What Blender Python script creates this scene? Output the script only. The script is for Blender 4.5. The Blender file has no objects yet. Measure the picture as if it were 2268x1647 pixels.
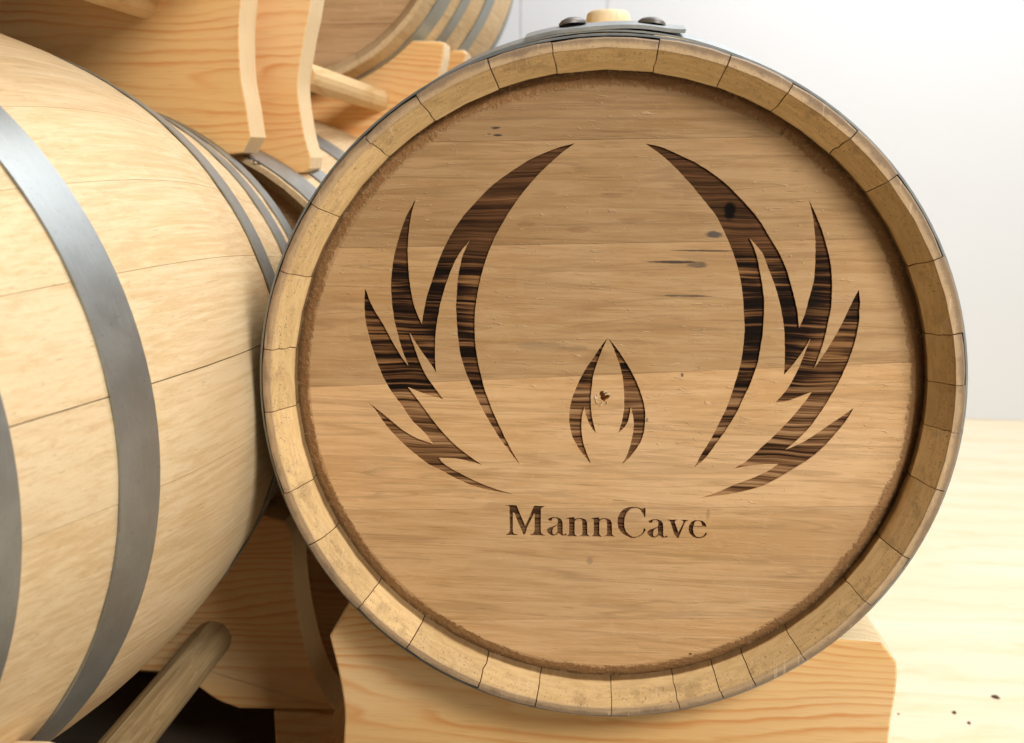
import bpy, bmesh, math, random
from mathutils import Vector, Matrix
from mathutils.geometry import delaunay_2d_cdt
rnd = random.Random(7)
sc = bpy.context.scene
COL = sc.collection
PI = math.pi

# ------------------------------------------------------------------ camera
CAM = Vector((-.0059, -.714, .1931)); YAW, PITCH, ROLL = .0918, -.2291, -.0037
FPX, VW, VH = 2035.64, 2268., 1647.
RM = Matrix.Rotation(YAW, 3, 'Z') @ Matrix.Rotation(PITCH, 3, 'X') @ Matrix.Rotation(ROLL, 3, 'Y')
cd = bpy.data.cameras.new('camera'); cam = bpy.data.objects.new('camera', cd); COL.objects.link(cam)
m = RM.to_4x4()
cam.matrix_world = Matrix.Translation(CAM) @ m @ Matrix.Rotation(PI / 2, 4, 'X')
cd.sensor_width = 36; cd.lens = 36 * FPX / VW; cd.clip_start = .02; cd.clip_end = 50
cd.dof.use_dof = True; cd.dof.focus_distance = .76; cd.dof.aperture_fstop = 6.5
sc.camera = cam

# ------------------------------------------------------------------ light (a lit room)
w = bpy.data.worlds.new('World'); sc.world = w; w.use_nodes = True
bg = w.node_tree.nodes['Background']; bg.inputs[0].default_value = (1, .97, .93, 1); bg.inputs[1].default_value = .035
sc.view_settings.view_transform = 'Standard'; sc.view_settings.look = 'None'
sc.view_settings.exposure = 0.0; sc.view_settings.gamma = 1
def area(name, loc, target, size, power, col, sy=None):
    ld = bpy.data.lights.new(name, 'AREA'); ld.energy = power; ld.color = col; ld.size = size
    if sy: ld.shape = 'RECTANGLE'; ld.size_y = sy
    o = bpy.data.objects.new(name, ld); COL.objects.link(o); o.location = loc
    o.rotation_euler = (Vector(target) - Vector(loc)).to_track_quat('-Z', 'Y').to_euler()
    return o
area('ceiling_lamp', (1.25, -1.35, 1.40), (-.15, .05, 0), .62, 50, (1, .96, .91), .62)
area('ceiling_lamp', (1.0, 1.0, 2.3), (.9, 1.5, -.1), 1.2, 64, (.99, .99, 1), 1.0)
area('fill_light', (1.95, -1.45, -.05), (0, 0, -.2), .8, 10, (1, .97, .93), 1.0)  # unseen fill lamp added to lift the rack front and lower head

# ------------------------------------------------------------------ helpers
def un(px, py, y):
    """a point of the plane y=const seen at (px,py)"""
    d = RM @ Vector(((px - VW / 2) / FPX, 1, -(py - VH / 2) / FPX))
    return CAM + d * ((y - CAM.y) / d.y)
def unz(px, py, z):
    d = RM @ Vector(((px - VW / 2) / FPX, 1, -(py - VH / 2) / FPX))
    return CAM + d * ((z - CAM.z) / d.z)
def empty(name, loc, label, cat, group=None):
    o = bpy.data.objects.new(name, None); COL.objects.link(o); o.location = loc
    o.empty_display_size = .05
    o['label'] = label; o['category'] = cat
    if group: o['group'] = group
    return o
def mesh_obj(name, vs, fs, mat, parent=None, smooth=False, mats=None, fm=None, auto=None):
    me = bpy.data.meshes.new(name); me.from_pydata([tuple(v) for v in vs], [], fs)
    bm = bmesh.new(); bm.from_mesh(me); bmesh.ops.remove_doubles(bm, verts=bm.verts, dist=1e-6)
    if not fm: bmesh.ops.recalc_face_normals(bm, faces=bm.faces)
    bm.to_mesh(me); bm.free()
    for mm in (mats or [mat]): me.materials.append(mm)
    if fm:
        for p, i in zip(me.polygons, fm): p.material_index = i
    if smooth:
        me.shade_smooth()
        if auto is not None:
            me.set_sharp_from_angle(angle=math.radians(auto))
    o = bpy.data.objects.new(name, me); COL.objects.link(o)
    if parent: o.parent = parent
    return o
def extrude_outline(name, pts, y0, y1, mat, parent, bevel=.003, axis='y', smooth=False, wob=0):
    """pts: (x,z) outline; a board of real thickness between y0 and y1"""
    bm = bmesh.new()
    vs = [bm.verts.new((p[0], y0, p[1])) for p in pts]
    f = bm.faces.new(vs)
    r = bmesh.ops.extrude_face_region(bm, geom=[f])
    for v in [g for g in r['geom'] if isinstance(g, bmesh.types.BMVert)]: v.co.y = y1
    bmesh.ops.recalc_face_normals(bm, faces=bm.faces)
    if bevel:
        ed = [e for e in bm.edges if abs(e.verts[0].co.y - e.verts[1].co.y) < 1e-6]
        bmesh.ops.bevel(bm, geom=ed, offset=bevel, segments=2, affect='EDGES', profile=.5)
    bmesh.ops.triangulate(bm, faces=[f for f in bm.faces if len(f.verts) > 4])
    me = bpy.data.meshes.new(name); bm.to_mesh(me); bm.free(); me.materials.append(mat)
    if mat is M_pine:
        me.materials.append(M_pineE)
        for p in me.polygons:
            if abs(p.normal.y) < .5: p.material_index = 1
    o = bpy.data.objects.new(name, me); COL.objects.link(o); o.parent = parent
    return o
def smooth_line(pts, n=6):
    """Catmull-Rom through pts"""
    P = [Vector(p) for p in pts]; out = []
    for i in range(len(P) - 1):
        p0 = P[i - 1] if i else P[0] * 2 - P[1]; p1 = P[i]; p2 = P[i + 1]
        p3 = P[i + 2] if i + 2 < len(P) else P[-1] * 2 - P[-2]
        for k in range(n):
            t = k / n
            out.append(.5 * ((2 * p1) + (p2 - p0) * t + (2 * p0 - 5 * p1 + 4 * p2 - p3) * t * t + (3 * p1 - p0 - 3 * p2 + p3) * t ** 3))
    out.append(P[-1]); return out

# ------------------------------------------------------------------ materials
def nt_new(name):
    mt = bpy.data.materials.new(name); mt.use_nodes = True
    nt = mt.node_tree; b = nt.nodes['Principled BSDF']; return mt, nt, b
class N:
    def __init__(s, nt): s.nt = nt; s.n = nt.nodes; s.l = nt.links
    def node(s, t, **kw):
        n = s.n.new(t)
        for k, v in kw.items(): setattr(n, k, v)
        return n
    def set(s, sock, v):
        if isinstance(v, bpy.types.NodeSocket): s.l.new(v, sock)
        else: sock.default_value = v
    def math(s, op, a, b=0., c=None, clamp=False):
        n = s.node('ShaderNodeMath', operation=op, use_clamp=clamp); s.set(n.inputs[0], a); s.set(n.inputs[1], b)
        if c is not None: s.set(n.inputs[2], c)
        return n.outputs[0]
    def ramp(s, f, stops):
        n = s.node('ShaderNodeValToRGB'); s.set(n.inputs[0], f); e = n.color_ramp.elements
        while len(e) < len(stops): e.new(.5)
        for i, (p, c) in enumerate(stops): e[i].position = p; e[i].color = (*c, 1) if len(c) == 3 else c
        return n.outputs[0]
    def g(s, f, a, b, lo=0., hi=1.):
        n = s.node('ShaderNodeMapRange', interpolation_type='SMOOTHSTEP'); s.set(n.inputs[0], f)
        n.inputs[1].default_value = a; n.inputs[2].default_value = b; n.inputs[3].default_value = lo; n.inputs[4].default_value = hi
        return n.outputs[0]
    def mix(s, f, a, b, mode='MIX'):
        n = s.node('ShaderNodeMix', data_type='RGBA', blend_type=mode); s.set(n.inputs[0], f)
        for k, v in ((6, a), (7, b)):
            s.set(n.inputs[k], (*v, 1) if isinstance(v, tuple) and len(v) == 3 else v)
        return n.outputs[2]
    def noise(s, vec, scale, detail=4, rough=.55, dist=0.):
        n = s.node('ShaderNodeTexNoise'); s.set(n.inputs['Vector'], vec); n.inputs['Scale'].default_value = scale
        n.inputs['Detail'].default_value = detail; n.inputs['Roughness'].default_value = rough; n.inputs['Distortion'].default_value = dist
        return n.outputs[0]
    def mapping(s, vec, scale, loc=None):
        n = s.node('ShaderNodeMapping'); s.set(n.inputs[0], vec); n.inputs[3].default_value = scale
        if loc is not None: s.set(n.inputs[1], loc)
        return n.outputs[0]
    def bump(s, h, strength, dist, normal=None):
        n = s.node('ShaderNodeBump'); n.inputs['Strength'].default_value = strength; n.inputs['Distance'].default_value = dist
        s.set(n.inputs['Height'], h)
        if normal: s.set(n.inputs['Normal'], normal)
        return n.outputs[0]
    def coords(s, rand=3.):
        tc = s.node('ShaderNodeTexCoord'); oi = s.node('ShaderNodeObjectInfo')
        cx = s.node('ShaderNodeCombineXYZ')
        s.l.new(s.math('MULTIPLY', oi.outputs['Random'], rand), cx.inputs[0])
        s.l.new(s.math('MULTIPLY', oi.outputs['Random'], rand * 1.7), cx.inputs[1])
        s.l.new(s.math('MULTIPLY', oi.outputs['Random'], rand * 2.3), cx.inputs[2])
        va = s.node('ShaderNodeVectorMath', operation='ADD'); s.l.new(tc.outputs['Object'], va.inputs[0]); s.l.new(cx.outputs[0], va.inputs[1])
        return tc.outputs['Object'], va.outputs[0], oi.outputs['Random']
def axis_scale(ax, along, across):
    return tuple(along if i == ax else across for i in range(3))

def oak(name, light, dark, ax, tone=.12, stain=None, flecks=.25, rough=.6, bump=.35, lines=.3, smudge=.28, fmid=170, along=9):
    mt, nt, b = nt_new(name); q = N(nt); obj, v, r = q.coords()
    big = q.noise(q.mapping(v, axis_scale(ax, 2.2, 13)), 1, 4, .5, .9)
    mid = q.noise(q.mapping(v, axis_scale(ax, along, fmid)), 1, 6, .65, .35)
    fine = q.noise(q.mapping(v, axis_scale(ax, 26, 620)), 1, 3, .6, .2)
    blot = q.noise(v, 9, 3, .5)
    f = q.math('ADD', q.math('MULTIPLY', big, .38), q.math('MULTIPLY', mid, .62))
    col = q.mix(q.g(f, .40, .62), light, dark)
    gl = q.noise(q.mapping(v, axis_scale(ax, 3.2, 62)), 1, 3, .5, 1.1)
    col = q.mix(q.math('MULTIPLY', q.math('MULTIPLY', q.g(gl, .50, .545), q.g(gl, .60, .55)), lines), col, tuple(c * .68 for c in dark))
    # pores: short dark dashes along the grain
    pore = q.g(fine, .60, .76)
    col = q.mix(q.math('MULTIPLY', pore, .5), col, tuple(c * .45 for c in dark))
    # pale medullary rays across the grain
    ray = q.noise(q.mapping(v, axis_scale(ax, 34, 60)), 1, 2, .5, 2.2)
    col = q.mix(q.math('MULTIPLY', q.g(ray, .60, .68), flecks), col, tuple(min(1, c * 1.22) for c in light))
    # smudges: soft grey brown clouds
    cl = q.noise(q.mapping(v, axis_scale(ax, 10, 30)), 1, 3, .5, .6)
    col = q.mix(q.math('MULTIPLY', q.g(cl, .56, .72), smudge), col, tuple(c * .55 for c in dark))
    # tone of the piece
    tn = q.math('MULTIPLY_ADD', r, tone * 2, 1 - tone)
    hs = q.node('ShaderNodeHueSaturation'); q.set(hs.inputs['Value'], tn); q.set(hs.inputs['Color'], col)
    q.set(hs.inputs['Saturation'], q.math('MULTIPLY_ADD', blot, -.15, 1.08)); col = hs.outputs[0]
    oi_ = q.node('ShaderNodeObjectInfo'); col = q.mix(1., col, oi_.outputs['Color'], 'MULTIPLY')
    hgt = q.math('ADD', q.math('MULTIPLY', fine, -.5), q.math('MULTIPLY', mid, .5))
    if stain:
        sx = q.node('ShaderNodeSeparateXYZ'); q.l.new(obj, sx.inputs[0])
        rad = q.math('SQRT', q.math('ADD', q.math('POWER', sx.outputs[0], 2.), q.math('POWER', sx.outputs[2], 2.)))
        nn = q.noise(obj, 210, 4, .7); n2 = q.noise(obj, 14, 3, .6)
        if stain == 'head':
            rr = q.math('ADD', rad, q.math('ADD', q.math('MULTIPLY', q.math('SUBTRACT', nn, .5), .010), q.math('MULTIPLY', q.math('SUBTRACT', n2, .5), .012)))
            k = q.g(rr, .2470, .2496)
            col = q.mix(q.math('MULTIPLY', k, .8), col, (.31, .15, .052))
            col = q.mix(q.math('MULTIPLY', q.g(rr, .2535, .2580), .8), col, (.15, .08, .032))  # darkness of the narrow croze corner put into the colour
            # dried flour paste and sawdust crumbs in the groove corner
            col = q.mix(q.math('MULTIPLY', q.math('MULTIPLY', k, q.g(nn, .54, .64)), .6), col, (.50, .30, .14))
            hgt = q.math('ADD', hgt, q.math('MULTIPLY', q.math('MULTIPLY', k, nn), 3.))
            # dark mineral streaks and small marks in the face
            st = q.noise(q.mapping(obj, (10, 1, 150), (3.1, 0, .7)), 1, 4, .65, .8)
            sm = q.noise(obj, 4.5, 2, .5)
            sk = q.math('MULTIPLY', q.g(st, .685, .74), q.g(sm, .50, .62))
            col = q.mix(q.math('MULTIPLY', sk, .75), col, (.10, .065, .035))
            # raised torn fibres
            tf = q.noise(q.mapping(obj, (70, 1, 330)), 1, 2, .5, 1.5)
            tk = q.math('MULTIPLY', q.g(tf, .63, .72), q.g(sm, .62, .42))
            col = q.mix(q.math('MULTIPLY', tk, .2), col, (.86, .66, .44))
            hgt = q.math('ADD', hgt, q.math('MULTIPLY', tk, 1.2))
            # mineral streaks, pin knots and bruises where this head has them
            wob = q.math('MULTIPLY', q.math('SUBTRACT', q.noise(q.mapping(obj, (60, 1, 90)), 1, 4, .7), .5), 3.2)
            for (px, py, wx, wz, ss, cc) in ((1490, 581, 62, 3.2, .9, (.05, .035, .03)), (1545, 588, 24, 6, .7, (.10, .08, .06)), (1560, 556, 70, 2.2, .8, (.06, .045, .035)),
                    (1582, 520, 22, 8, .85, (.06, .06, .06)), (1520, 656, 62, 2.6, .7, (.07, .05, .04)), (1098, 284, 12, 3, .9, (.03, .03, .03)), (1102, 300, 10, 2.5, .9, (.03, .03, .03)),
                    (1083, 298, 5, 2, .6, (.05, .04, .04)), (1511, 831, 3.5, 5, .8, (.08, .06, .05)), (1306, 1243, 7, 9, .35, (.14, .12, .10)), (1568, 1140, 5, 16, .35, (.16, .09, .06)),
                    (1529, 1449, 4, 3, .9, (.03, .02, .02)), (1200, 767, 60, 12, .22, (.16, .13, .10)), (1270, 773, 35, 8, .25, (.14, .12, .10)), (1433, 931, 3, 5, .6, (.06, .04, .03)),
                    (1165, 497, 22, 7, .30, (.22, .10, .045)), (1280, 510, 26, 7, .30, (.22, .10, .045)), (1352, 433, 24, 6, .25, (.22, .10, .045)), (1400, 490, 30, 7, .28, (.22, .10, .045)), (1205, 430, 30, 6, .22, (.22, .10, .045)), (1340, 470, 26, 5, .2, (.22, .10, .045))):
                c0 = un(px, py, .028); kx = wx / FPX * .74; kz = wz / FPX * .74
                dx = q.math('DIVIDE', q.math('SUBTRACT', sx.outputs[0], c0.x), kx); dz = q.math('DIVIDE', q.math('SUBTRACT', sx.outputs[2], c0.z), kz)
                dd = q.math('ADD', q.math('ADD', q.math('POWER', q.math('ABSOLUTE', dx), 2.), q.math('POWER', q.math('ABSOLUTE', dz), 2.)), wob)
                col = q.mix(q.math('MULTIPLY', q.g(dd, 1.35, .25), ss), col, cc)
        else:
            # stave ends: end grain pores, grime on the arris, saw scratches
            an = q.math('ARCTAN2', sx.outputs[2], sx.outputs[0])
            pv = q.node('ShaderNodeCombineXYZ'); q.l.new(q.math('MULTIPLY', rad, 560), pv.inputs[0]); q.l.new(q.math('MULTIPLY', an, 14), pv.inputs[1]); q.l.new(q.math('MULTIPLY', r, 50), pv.inputs[2])
            eg = q.noise(pv.outputs[0], 1, 3, .6, .4); frr = q.g(sx.outputs[1], .022, .018)
            col = q.mix(frr, col, q.mix(q.g(eg, .38, .62), light, tuple(c * .55 + d * .45 for c, d in zip(light, dark))))
            col = q.mix(q.math('MULTIPLY', frr, .9), col, q.mix(1., col, q.mix(r, (.84, .82, .78), (1.06, 1.05, 1.03)), 'MULTIPLY'))
            spk = q.noise(obj, 520, 2, .6); grime = q.noise(obj, 38, 5, .7)
            ed = q.g(q.math('ADD', rad, q.math('MULTIPLY', q.math('SUBTRACT', grime, .5), .010)), .2735, .2775)
            fr = q.g(sx.outputs[1], .020, .010)
            col = q.mix(q.math('MULTIPLY', q.math('MULTIPLY', q.g(grime, .50, .66), fr), .38), col, (.26, .15, .07))
            col = q.mix(q.math('MULTIPLY', q.math('MULTIPLY', q.g(spk, .60, .70), fr), .55), col, (.07, .035, .018))
            edg = q.math('MULTIPLY', q.g(rad, .2705, .2722), q.g(sx.outputs[1], .004, .002))
            col = q.mix(q.math('MULTIPLY', edg, .55), col, (.42, .29, .20))
            col = q.mix(q.math('MULTIPLY', q.math('MULTIPLY', ed, fr), .55), col, (.12, .085, .065))
            sc1 = q.noise(q.mapping(obj, (330, 60, 25), None), 1, 3, .6, .6)
            col = q.mix(q.math('MULTIPLY', q.math('MULTIPLY', q.g(sc1, .62, .68), fr), .35), col, (.85, .66, .45))
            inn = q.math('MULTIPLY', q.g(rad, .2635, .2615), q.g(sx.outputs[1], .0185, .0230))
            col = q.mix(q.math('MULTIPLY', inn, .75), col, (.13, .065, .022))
            hgt = q.math('ADD', hgt, q.math('MULTIPLY', q.math('MULTIPLY', q.math('ADD', spk, grime), fr), .8))
    q.set(b.inputs['Base Color'], col)
    b.inputs['Roughness'].default_value = rough
    b.inputs['Specular IOR Level'].default_value = .3
    q.set(b.inputs['Normal'], q.bump(hgt, bump, .0012))
    return mt

def pine(name, light, mid, orange, ax=0, up=2, freq=1., rough=.5):
    mt, nt, b = nt_new(name); q = N(nt); obj, v, r = q.coords(5.)
    warp = q.noise(q.mapping(v, axis_scale(ax, 1.5, 7)), 1, 2, .45, .35)
    wig = q.noise(q.mapping(v, axis_scale(ax, 7, 26)), 1, 3, .55, .4)
    sx = q.node('ShaderNodeSeparateXYZ'); q.l.new(v, sx.inputs[0])
    ph = q.math('ADD', q.math('MULTIPLY', sx.outputs[up], 58 * freq), q.math('ADD', q.math('MULTIPLY', warp, 9 * freq), q.math('MULTIPLY', wig, 1.5)))
    fr = q.math('FRACT', ph)
    ring = q.ramp(fr, [(0., (0, 0, 0)), (.50, (.18,) * 3), (.80, (1,) * 3), (.88, (.6,) * 3), (1., (0, 0, 0))])
    amt = q.noise(q.mapping(v, axis_scale(ax, 5, 30)), 1, 2, .5)
    k = q.math('MULTIPLY', ring, q.g(amt, .3, .7, .25, 1.))
    fib = q.noise(q.mapping(v, axis_scale(ax, 22, 520)), 1, 3, .6)
    col = q.mix(q.g(warp, .35, .65), light, mid)
    col = q.mix(q.math('MULTIPLY', k, .85), col, orange)
    col = q.mix(q.math('MULTIPLY', q.g(fib, .5, .75), .22), col, tuple(c * .55 for c in orange))
    q.set(b.inputs['Base Color'], col); b.inputs['Roughness'].default_value = rough
    b.inputs['Specular IOR Level'].default_value = .35
    q.set(b.inputs['Normal'], q.bump(q.math('ADD', fib, q.math('MULTIPLY', ring, .4)), .2, .0008))
    return mt

def burnt(name='burnt_engraving', dark=0):
    mt, nt, b = nt_new(name); q = N(nt)
    tc = q.node('ShaderNodeTexCoord'); obj = tc.outputs['Object']
    sx = q.node('ShaderNodeSeparateXYZ'); q.l.new(obj, sx.inputs[0])
    warp = q.noise(q.mapping(obj, (5, 1, 9)), 1, 3, .6)
    vv = q.node('ShaderNodeCombineXYZ'); q.l.new(sx.outputs[0], vv.inputs[0])
    q.l.new(q.math('ADD', sx.outputs[2], q.math('MULTIPLY', warp, .02)), vv.inputs[2]); v = vv.outputs[0]
    wide = q.noise(q.mapping(v, (6, 1, 215)), 1, 3, .55, .25)
    ridge = q.noise(q.mapping(v, (5, 1, 290)), 1, 2, .5, .2)
    thin = q.noise(q.mapping(v, (6, 1, 470)), 1, 4, .65, .25)
    patch = q.noise(q.mapping(obj, (12, 1, 16), (2, 0, 5)), 1, 3, .5)
    # upper planks charred dark, third plank black and amber bands, lower planks brown
    zz = q.math('ADD', sx.outputs[2], q.math('MULTIPLY', sx.outputs[0], -.035))
    low = q.g(zz, .0075, .0045)                      # below the joint: light brown
    top = q.g(zz, .113, .118)
    bands = q.math('ADD', q.math('MULTIPLY', wide, .68), q.math('MULTIPLY', thin, .32))
    cm = q.ramp(q.math('ADD', bands, q.math('MULTIPLY', q.math('SUBTRACT', patch, .5), .35)),
                [(.44, (.010, .005, .003)), (.49, (.035, .015, .007)), (.54, (.15, .068, .026)), (.61, (.32, .16, .062))])
    cu = q.ramp(q.math('ADD', q.math('ADD', q.math('MULTIPLY', wide, .3), q.math('MULTIPLY', thin, .7)), q.math('MULTIPLY', q.math('SUBTRACT', patch, .5), .3)),
                [(.38, (.022, .010, .005)), (.48, (.080, .036, .014)), (.57, (.14, .062, .026)), (.68, (.25, .115, .05))])
    cl = q.ramp(q.math('ADD', q.math('MULTIPLY', ridge, .62), q.math('MULTIPLY', thin, .38)),
                [(.40, (.030, .013, .006)), (.46, (.13, .060, .024)), (.51, (.27, .137, .058)), (.59, (.46, .265, .125))])
    col = q.mix(top, cm, cu); col = q.mix(low, col, cl)
    kn = un(1617, 468, .028); kx = q.math('DIVIDE', q.math('SUBTRACT', sx.outputs[0], kn.x), .0045); kz = q.math('DIVIDE', q.math('SUBTRACT', sx.outputs[2], kn.z), .0068)
    kd = q.math('ADD', q.math('ADD', q.math('MULTIPLY', kx, kx), q.math('MULTIPLY', kz, kz)), q.math('MULTIPLY', q.math('SUBTRACT', thin, .5), 2.))
    col = q.mix(q.g(kd, 1.6, .3), col, (.004, .003, .002))
    if dark: col = q.mix(.58, col, (.050, .020, .009))
    q.set(b.inputs['Base Color'], col); b.inputs['Roughness'].default_value = .8
    b.inputs['Specular IOR Level'].default_value = .12
    q.set(b.inputs['Normal'], q.bump(q.math('ADD', wide, thin), .75, .0016))
    return mt

def steel(name, base, rough=.42, metal=.85, ax=1):
    mt, nt, b = nt_new(name); q = N(nt); obj, v, r = q.coords()
    sp = q.noise(v, 26, 5, .65); br = q.noise(q.mapping(v, axis_scale(ax, 900, 60)), 1, 2, .6); fl = q.noise(v, 300, 3, .6)
    col = q.mix(q.g(sp, .35, .7), tuple(c * .92 for c in base), tuple(min(1, c * 1.06) for c in base))
    col = q.mix(q.math('MULTIPLY', q.g(br, .55, .75), .35), col, tuple(min(1, c * 1.35) for c in base))
    col = q.mix(q.math('MULTIPLY', q.g(fl, .62, .72), .35), col, tuple(c * .5 for c in base))
    q.set(b.inputs['Base Color'], col); b.inputs['Metallic'].default_value = metal
    q.set(b.inputs['Roughness'], q.math('MULTIPLY_ADD', sp, .22, rough - .1))
    q.set(b.inputs['Normal'], q.bump(q.math('ADD', br, fl), .12, .0005))
    return mt

def plain(name, c, rough=.7, var=.1, sc_=20, bump=.1, metal=0):
    mt, nt, b = nt_new(name); q = N(nt); obj, v, r = q.coords()
    n = q.noise(v, sc_, 4, .6)
    q.set(b.inputs['Base Color'], q.mix(n, tuple(x * (1 - var) for x in c), tuple(min(1, x * (1 + var)) for x in c)))
    b.inputs['Roughness'].default_value = rough; b.inputs['Metallic'].default_value = metal
    q.set(b.inputs['Normal'], q.bump(n, bump, .001)); return mt

M_head = oak('engraved_barrel_head_oak', (.70, .450, .228), (.58, .345, .155), 0, tone=.01, stain='head', flecks=.12, bump=.5, smudge=.14, along=15, lines=.42)
M_staveA = oak('worn_stave_oak', (.84, .60, .30), (.62, .40, .18), 1, tone=.16, stain='end', flecks=.15, bump=.25, lines=.1)
M_stave = oak('pale_stave_oak', (.75, .585, .36), (.64, .455, .245), 1, tone=.05, flecks=.10, bump=.22, rough=.6, lines=.05, smudge=.10, fmid=230)
M_headp = oak('pale_head_oak', (.66, .45, .26), (.52, .33, .17), 0, tone=.06, flecks=.2, bump=.25)
M_pine = pine('pine_board', (.95, .65, .32), (.92, .57, .23), (.76, .30, .075), freq=1.7)
M_pineE = pine('pine_cut_edge', (.86, .70, .44), (.82, .64, .38), (.72, .50, .26), ax=2, up=1, freq=2.2)
M_pineD = pine('pine_dowel', (.84, .64, .37), (.78, .56, .29), (.66, .40, .16), ax=1, up=0, freq=.7)
M_dowel_shade = oak('shaded_dowel', (.46, .33, .165), (.32, .21, .095), 1, lines=.4, smudge=.4, bump=.4)  # dowel wood darkened so its colour carries the shade it lies in
M_ply = pine('plywood_sheet', (.88, .78, .60), (.86, .74, .53), (.82, .64, .38), ax=0, up=1, freq=.22, rough=.45)
M_burn = burnt(); M_burnL = burnt('burnt_lettering', 1)
M_steel = steel('galvanised_hoop', (.36, .385, .385), rough=.48, metal=.85)
M_steelD = steel('dark_rivet_steel', (.25, .235, .22), rough=.6)
M_bung = oak('turned_bung_wood', (.86, .72, .48), (.80, .62, .36), 2, flecks=.1, bump=.1, lines=.05, smudge=.05)
M_wall = plain('white_wall_paint', (.78, .81, .85), .65, .015, 3, .03)
M_dark = plain('dark_bark_chip', (.09, .055, .03), .9, .4, 200, .3)
M_ink = plain('black_marker_ink', (.03, .03, .04), .6, .2, 300, .0)

# ------------------------------------------------------------------ the room
FZ, WY = -.55, 1.99
def struct(name, vs, fs, mat, parent=None):
    o = mesh_obj(name, vs, fs, mat, parent)
    if not parent: o['kind'] = 'structure'
    return o
def box(x0, x1, y0, y1, z0, z1):
    v = [(x, y, z) for x in (x0, x1) for y in (y0, y1) for z in (z0, z1)]
    f = [(0, 1, 3, 2), (4, 6, 7, 5), (0, 4, 5, 1), (2, 3, 7, 6), (0, 2, 6, 4), (1, 5, 7, 3)]
    return v, f
floor = struct('floor', *box(-4, 4, -3, WY + .2, FZ - .10, FZ - .004), plain('brown_floor', (.10, .075, .05), .7, .25, 12, .2))  # floor beyond the sheets coloured dark to cut bounce and deepen shade
ys = unz(2200, 1018, FZ).y
for (a, b_) in ((-1.5, ys - .0006), (ys + .0006, WY + .008)):
    o = mesh_obj('plywood_sheet', *box(.25, 3.9, a, b_, FZ - .0025, FZ), M_ply, floor)
wall = struct('wall', *box(-4, 4, WY + .012, WY + .2, FZ - .1, 3), M_wall)
xs = [-4, un(1153, 10, WY).x, un(1345, 10, WY).x, 1.6, 2.8, 4]
for a, b_ in zip(xs[:-1], xs[1:]):
    mesh_obj('wall_panel', *box(a + .0008, b_ - .0008, WY, WY + .010, FZ + .0005, 2.9), M_wall, wall)

# ------------------------------------------------------------------ barrels
RB, R0, LL, QQ = .323, .28, .6629, -.9417
def prof(t):
    u = 2 * t / LL
    return RB - (RB - R0) * ((1 - QQ) * u * u + QQ * u ** 4)
TH = .0275
def stave_mesh(a0, a1, seed, detail=True, joints=(0, 0)):
    """one stave, t=0 at the near head; barrel axis +Y, near end at y=0"""
    rs = random.Random(seed)
    dy = rs.uniform(-.0006, .0006) if detail else 0; dr = rs.uniform(-.0010, .0010) if detail else 0
    g = rs.uniform(.0003, .00055) if detail else .00016
    ins = []
    # stations: (y, inner radius)
    E = LL
    st = [(0 + dy, R0 - .0078), (.0018 + dy, None), (.0062, .26797), (.0110, .26459), (.0156, .26136), (.0200 + rs.uniform(-.0006, .0006), .2582 + rs.uniform(-.0006, .0006)), (.0262, .2590), (.0270, .2592), (.038, .2594), (.039, .2560)]
    nseg = 16
    for i in range(1, nseg): st.append((.039 + (E - .078) * i / nseg, None))
    st += [(E - .039, .2560), (E - .038, .2612), (E - .0270, .2612), (E - .0262, .2592), (E - .0200, .2582), (E - .0016, None), (E, R0 - .0078)]
    no = 5; vs = []; rows = []
    for k, (y, ri) in enumerate(st):
        ro = prof(y - E / 2) + dr
        if k in (0, len(st) - 1): ro -= .0012
        if ri is None:
            ri = (R0 - .0078 - .0012) if (y < .01 or y > E - .01) else ro - TH
        gg = g / ro
        w0 = w1 = 0
        if detail and k < 6:
            w0 = random.Random(joints[0] * 31 + k).uniform(-1, 1) * .0008 * (1 if joints[0] % 3 else .2) / ro; w1 = random.Random(joints[1] * 31 + k).uniform(-1, 1) * .0008 * (1 if joints[1] % 3 else .2) / ro
        row = []
        for i in range(no):
            a = a0 + w0 + gg + (a1 + w1 - a0 - w0 - 2 * gg) * i / (no - 1)
            rr = ro - (.0005 if i in (0, no - 1) else 0)
            row.append(len(vs)); vs.append((rr * math.cos(a), y, rr * math.sin(a)))
        for i in range(3):
            a = a1 + w1 - gg - (a1 + w1 - a0 - w0 - 2 * gg) * i / 2
            row.append(len(vs)); vs.append((ri * math.cos(a), y, ri * math.sin(a)))
        rows.append(row)
    fs = []
    n = len(rows[0])
    for r0, r1 in zip(rows[:-1], rows[1:]):
        for i in range(n):
            j = (i + 1) % n
            fs.append((r0[i], r1[i], r1[j], r0[j]))
    fs.append(tuple(rows[0][::-1])); fs.append(tuple(rows[-1]))
    return vs, fs
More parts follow.
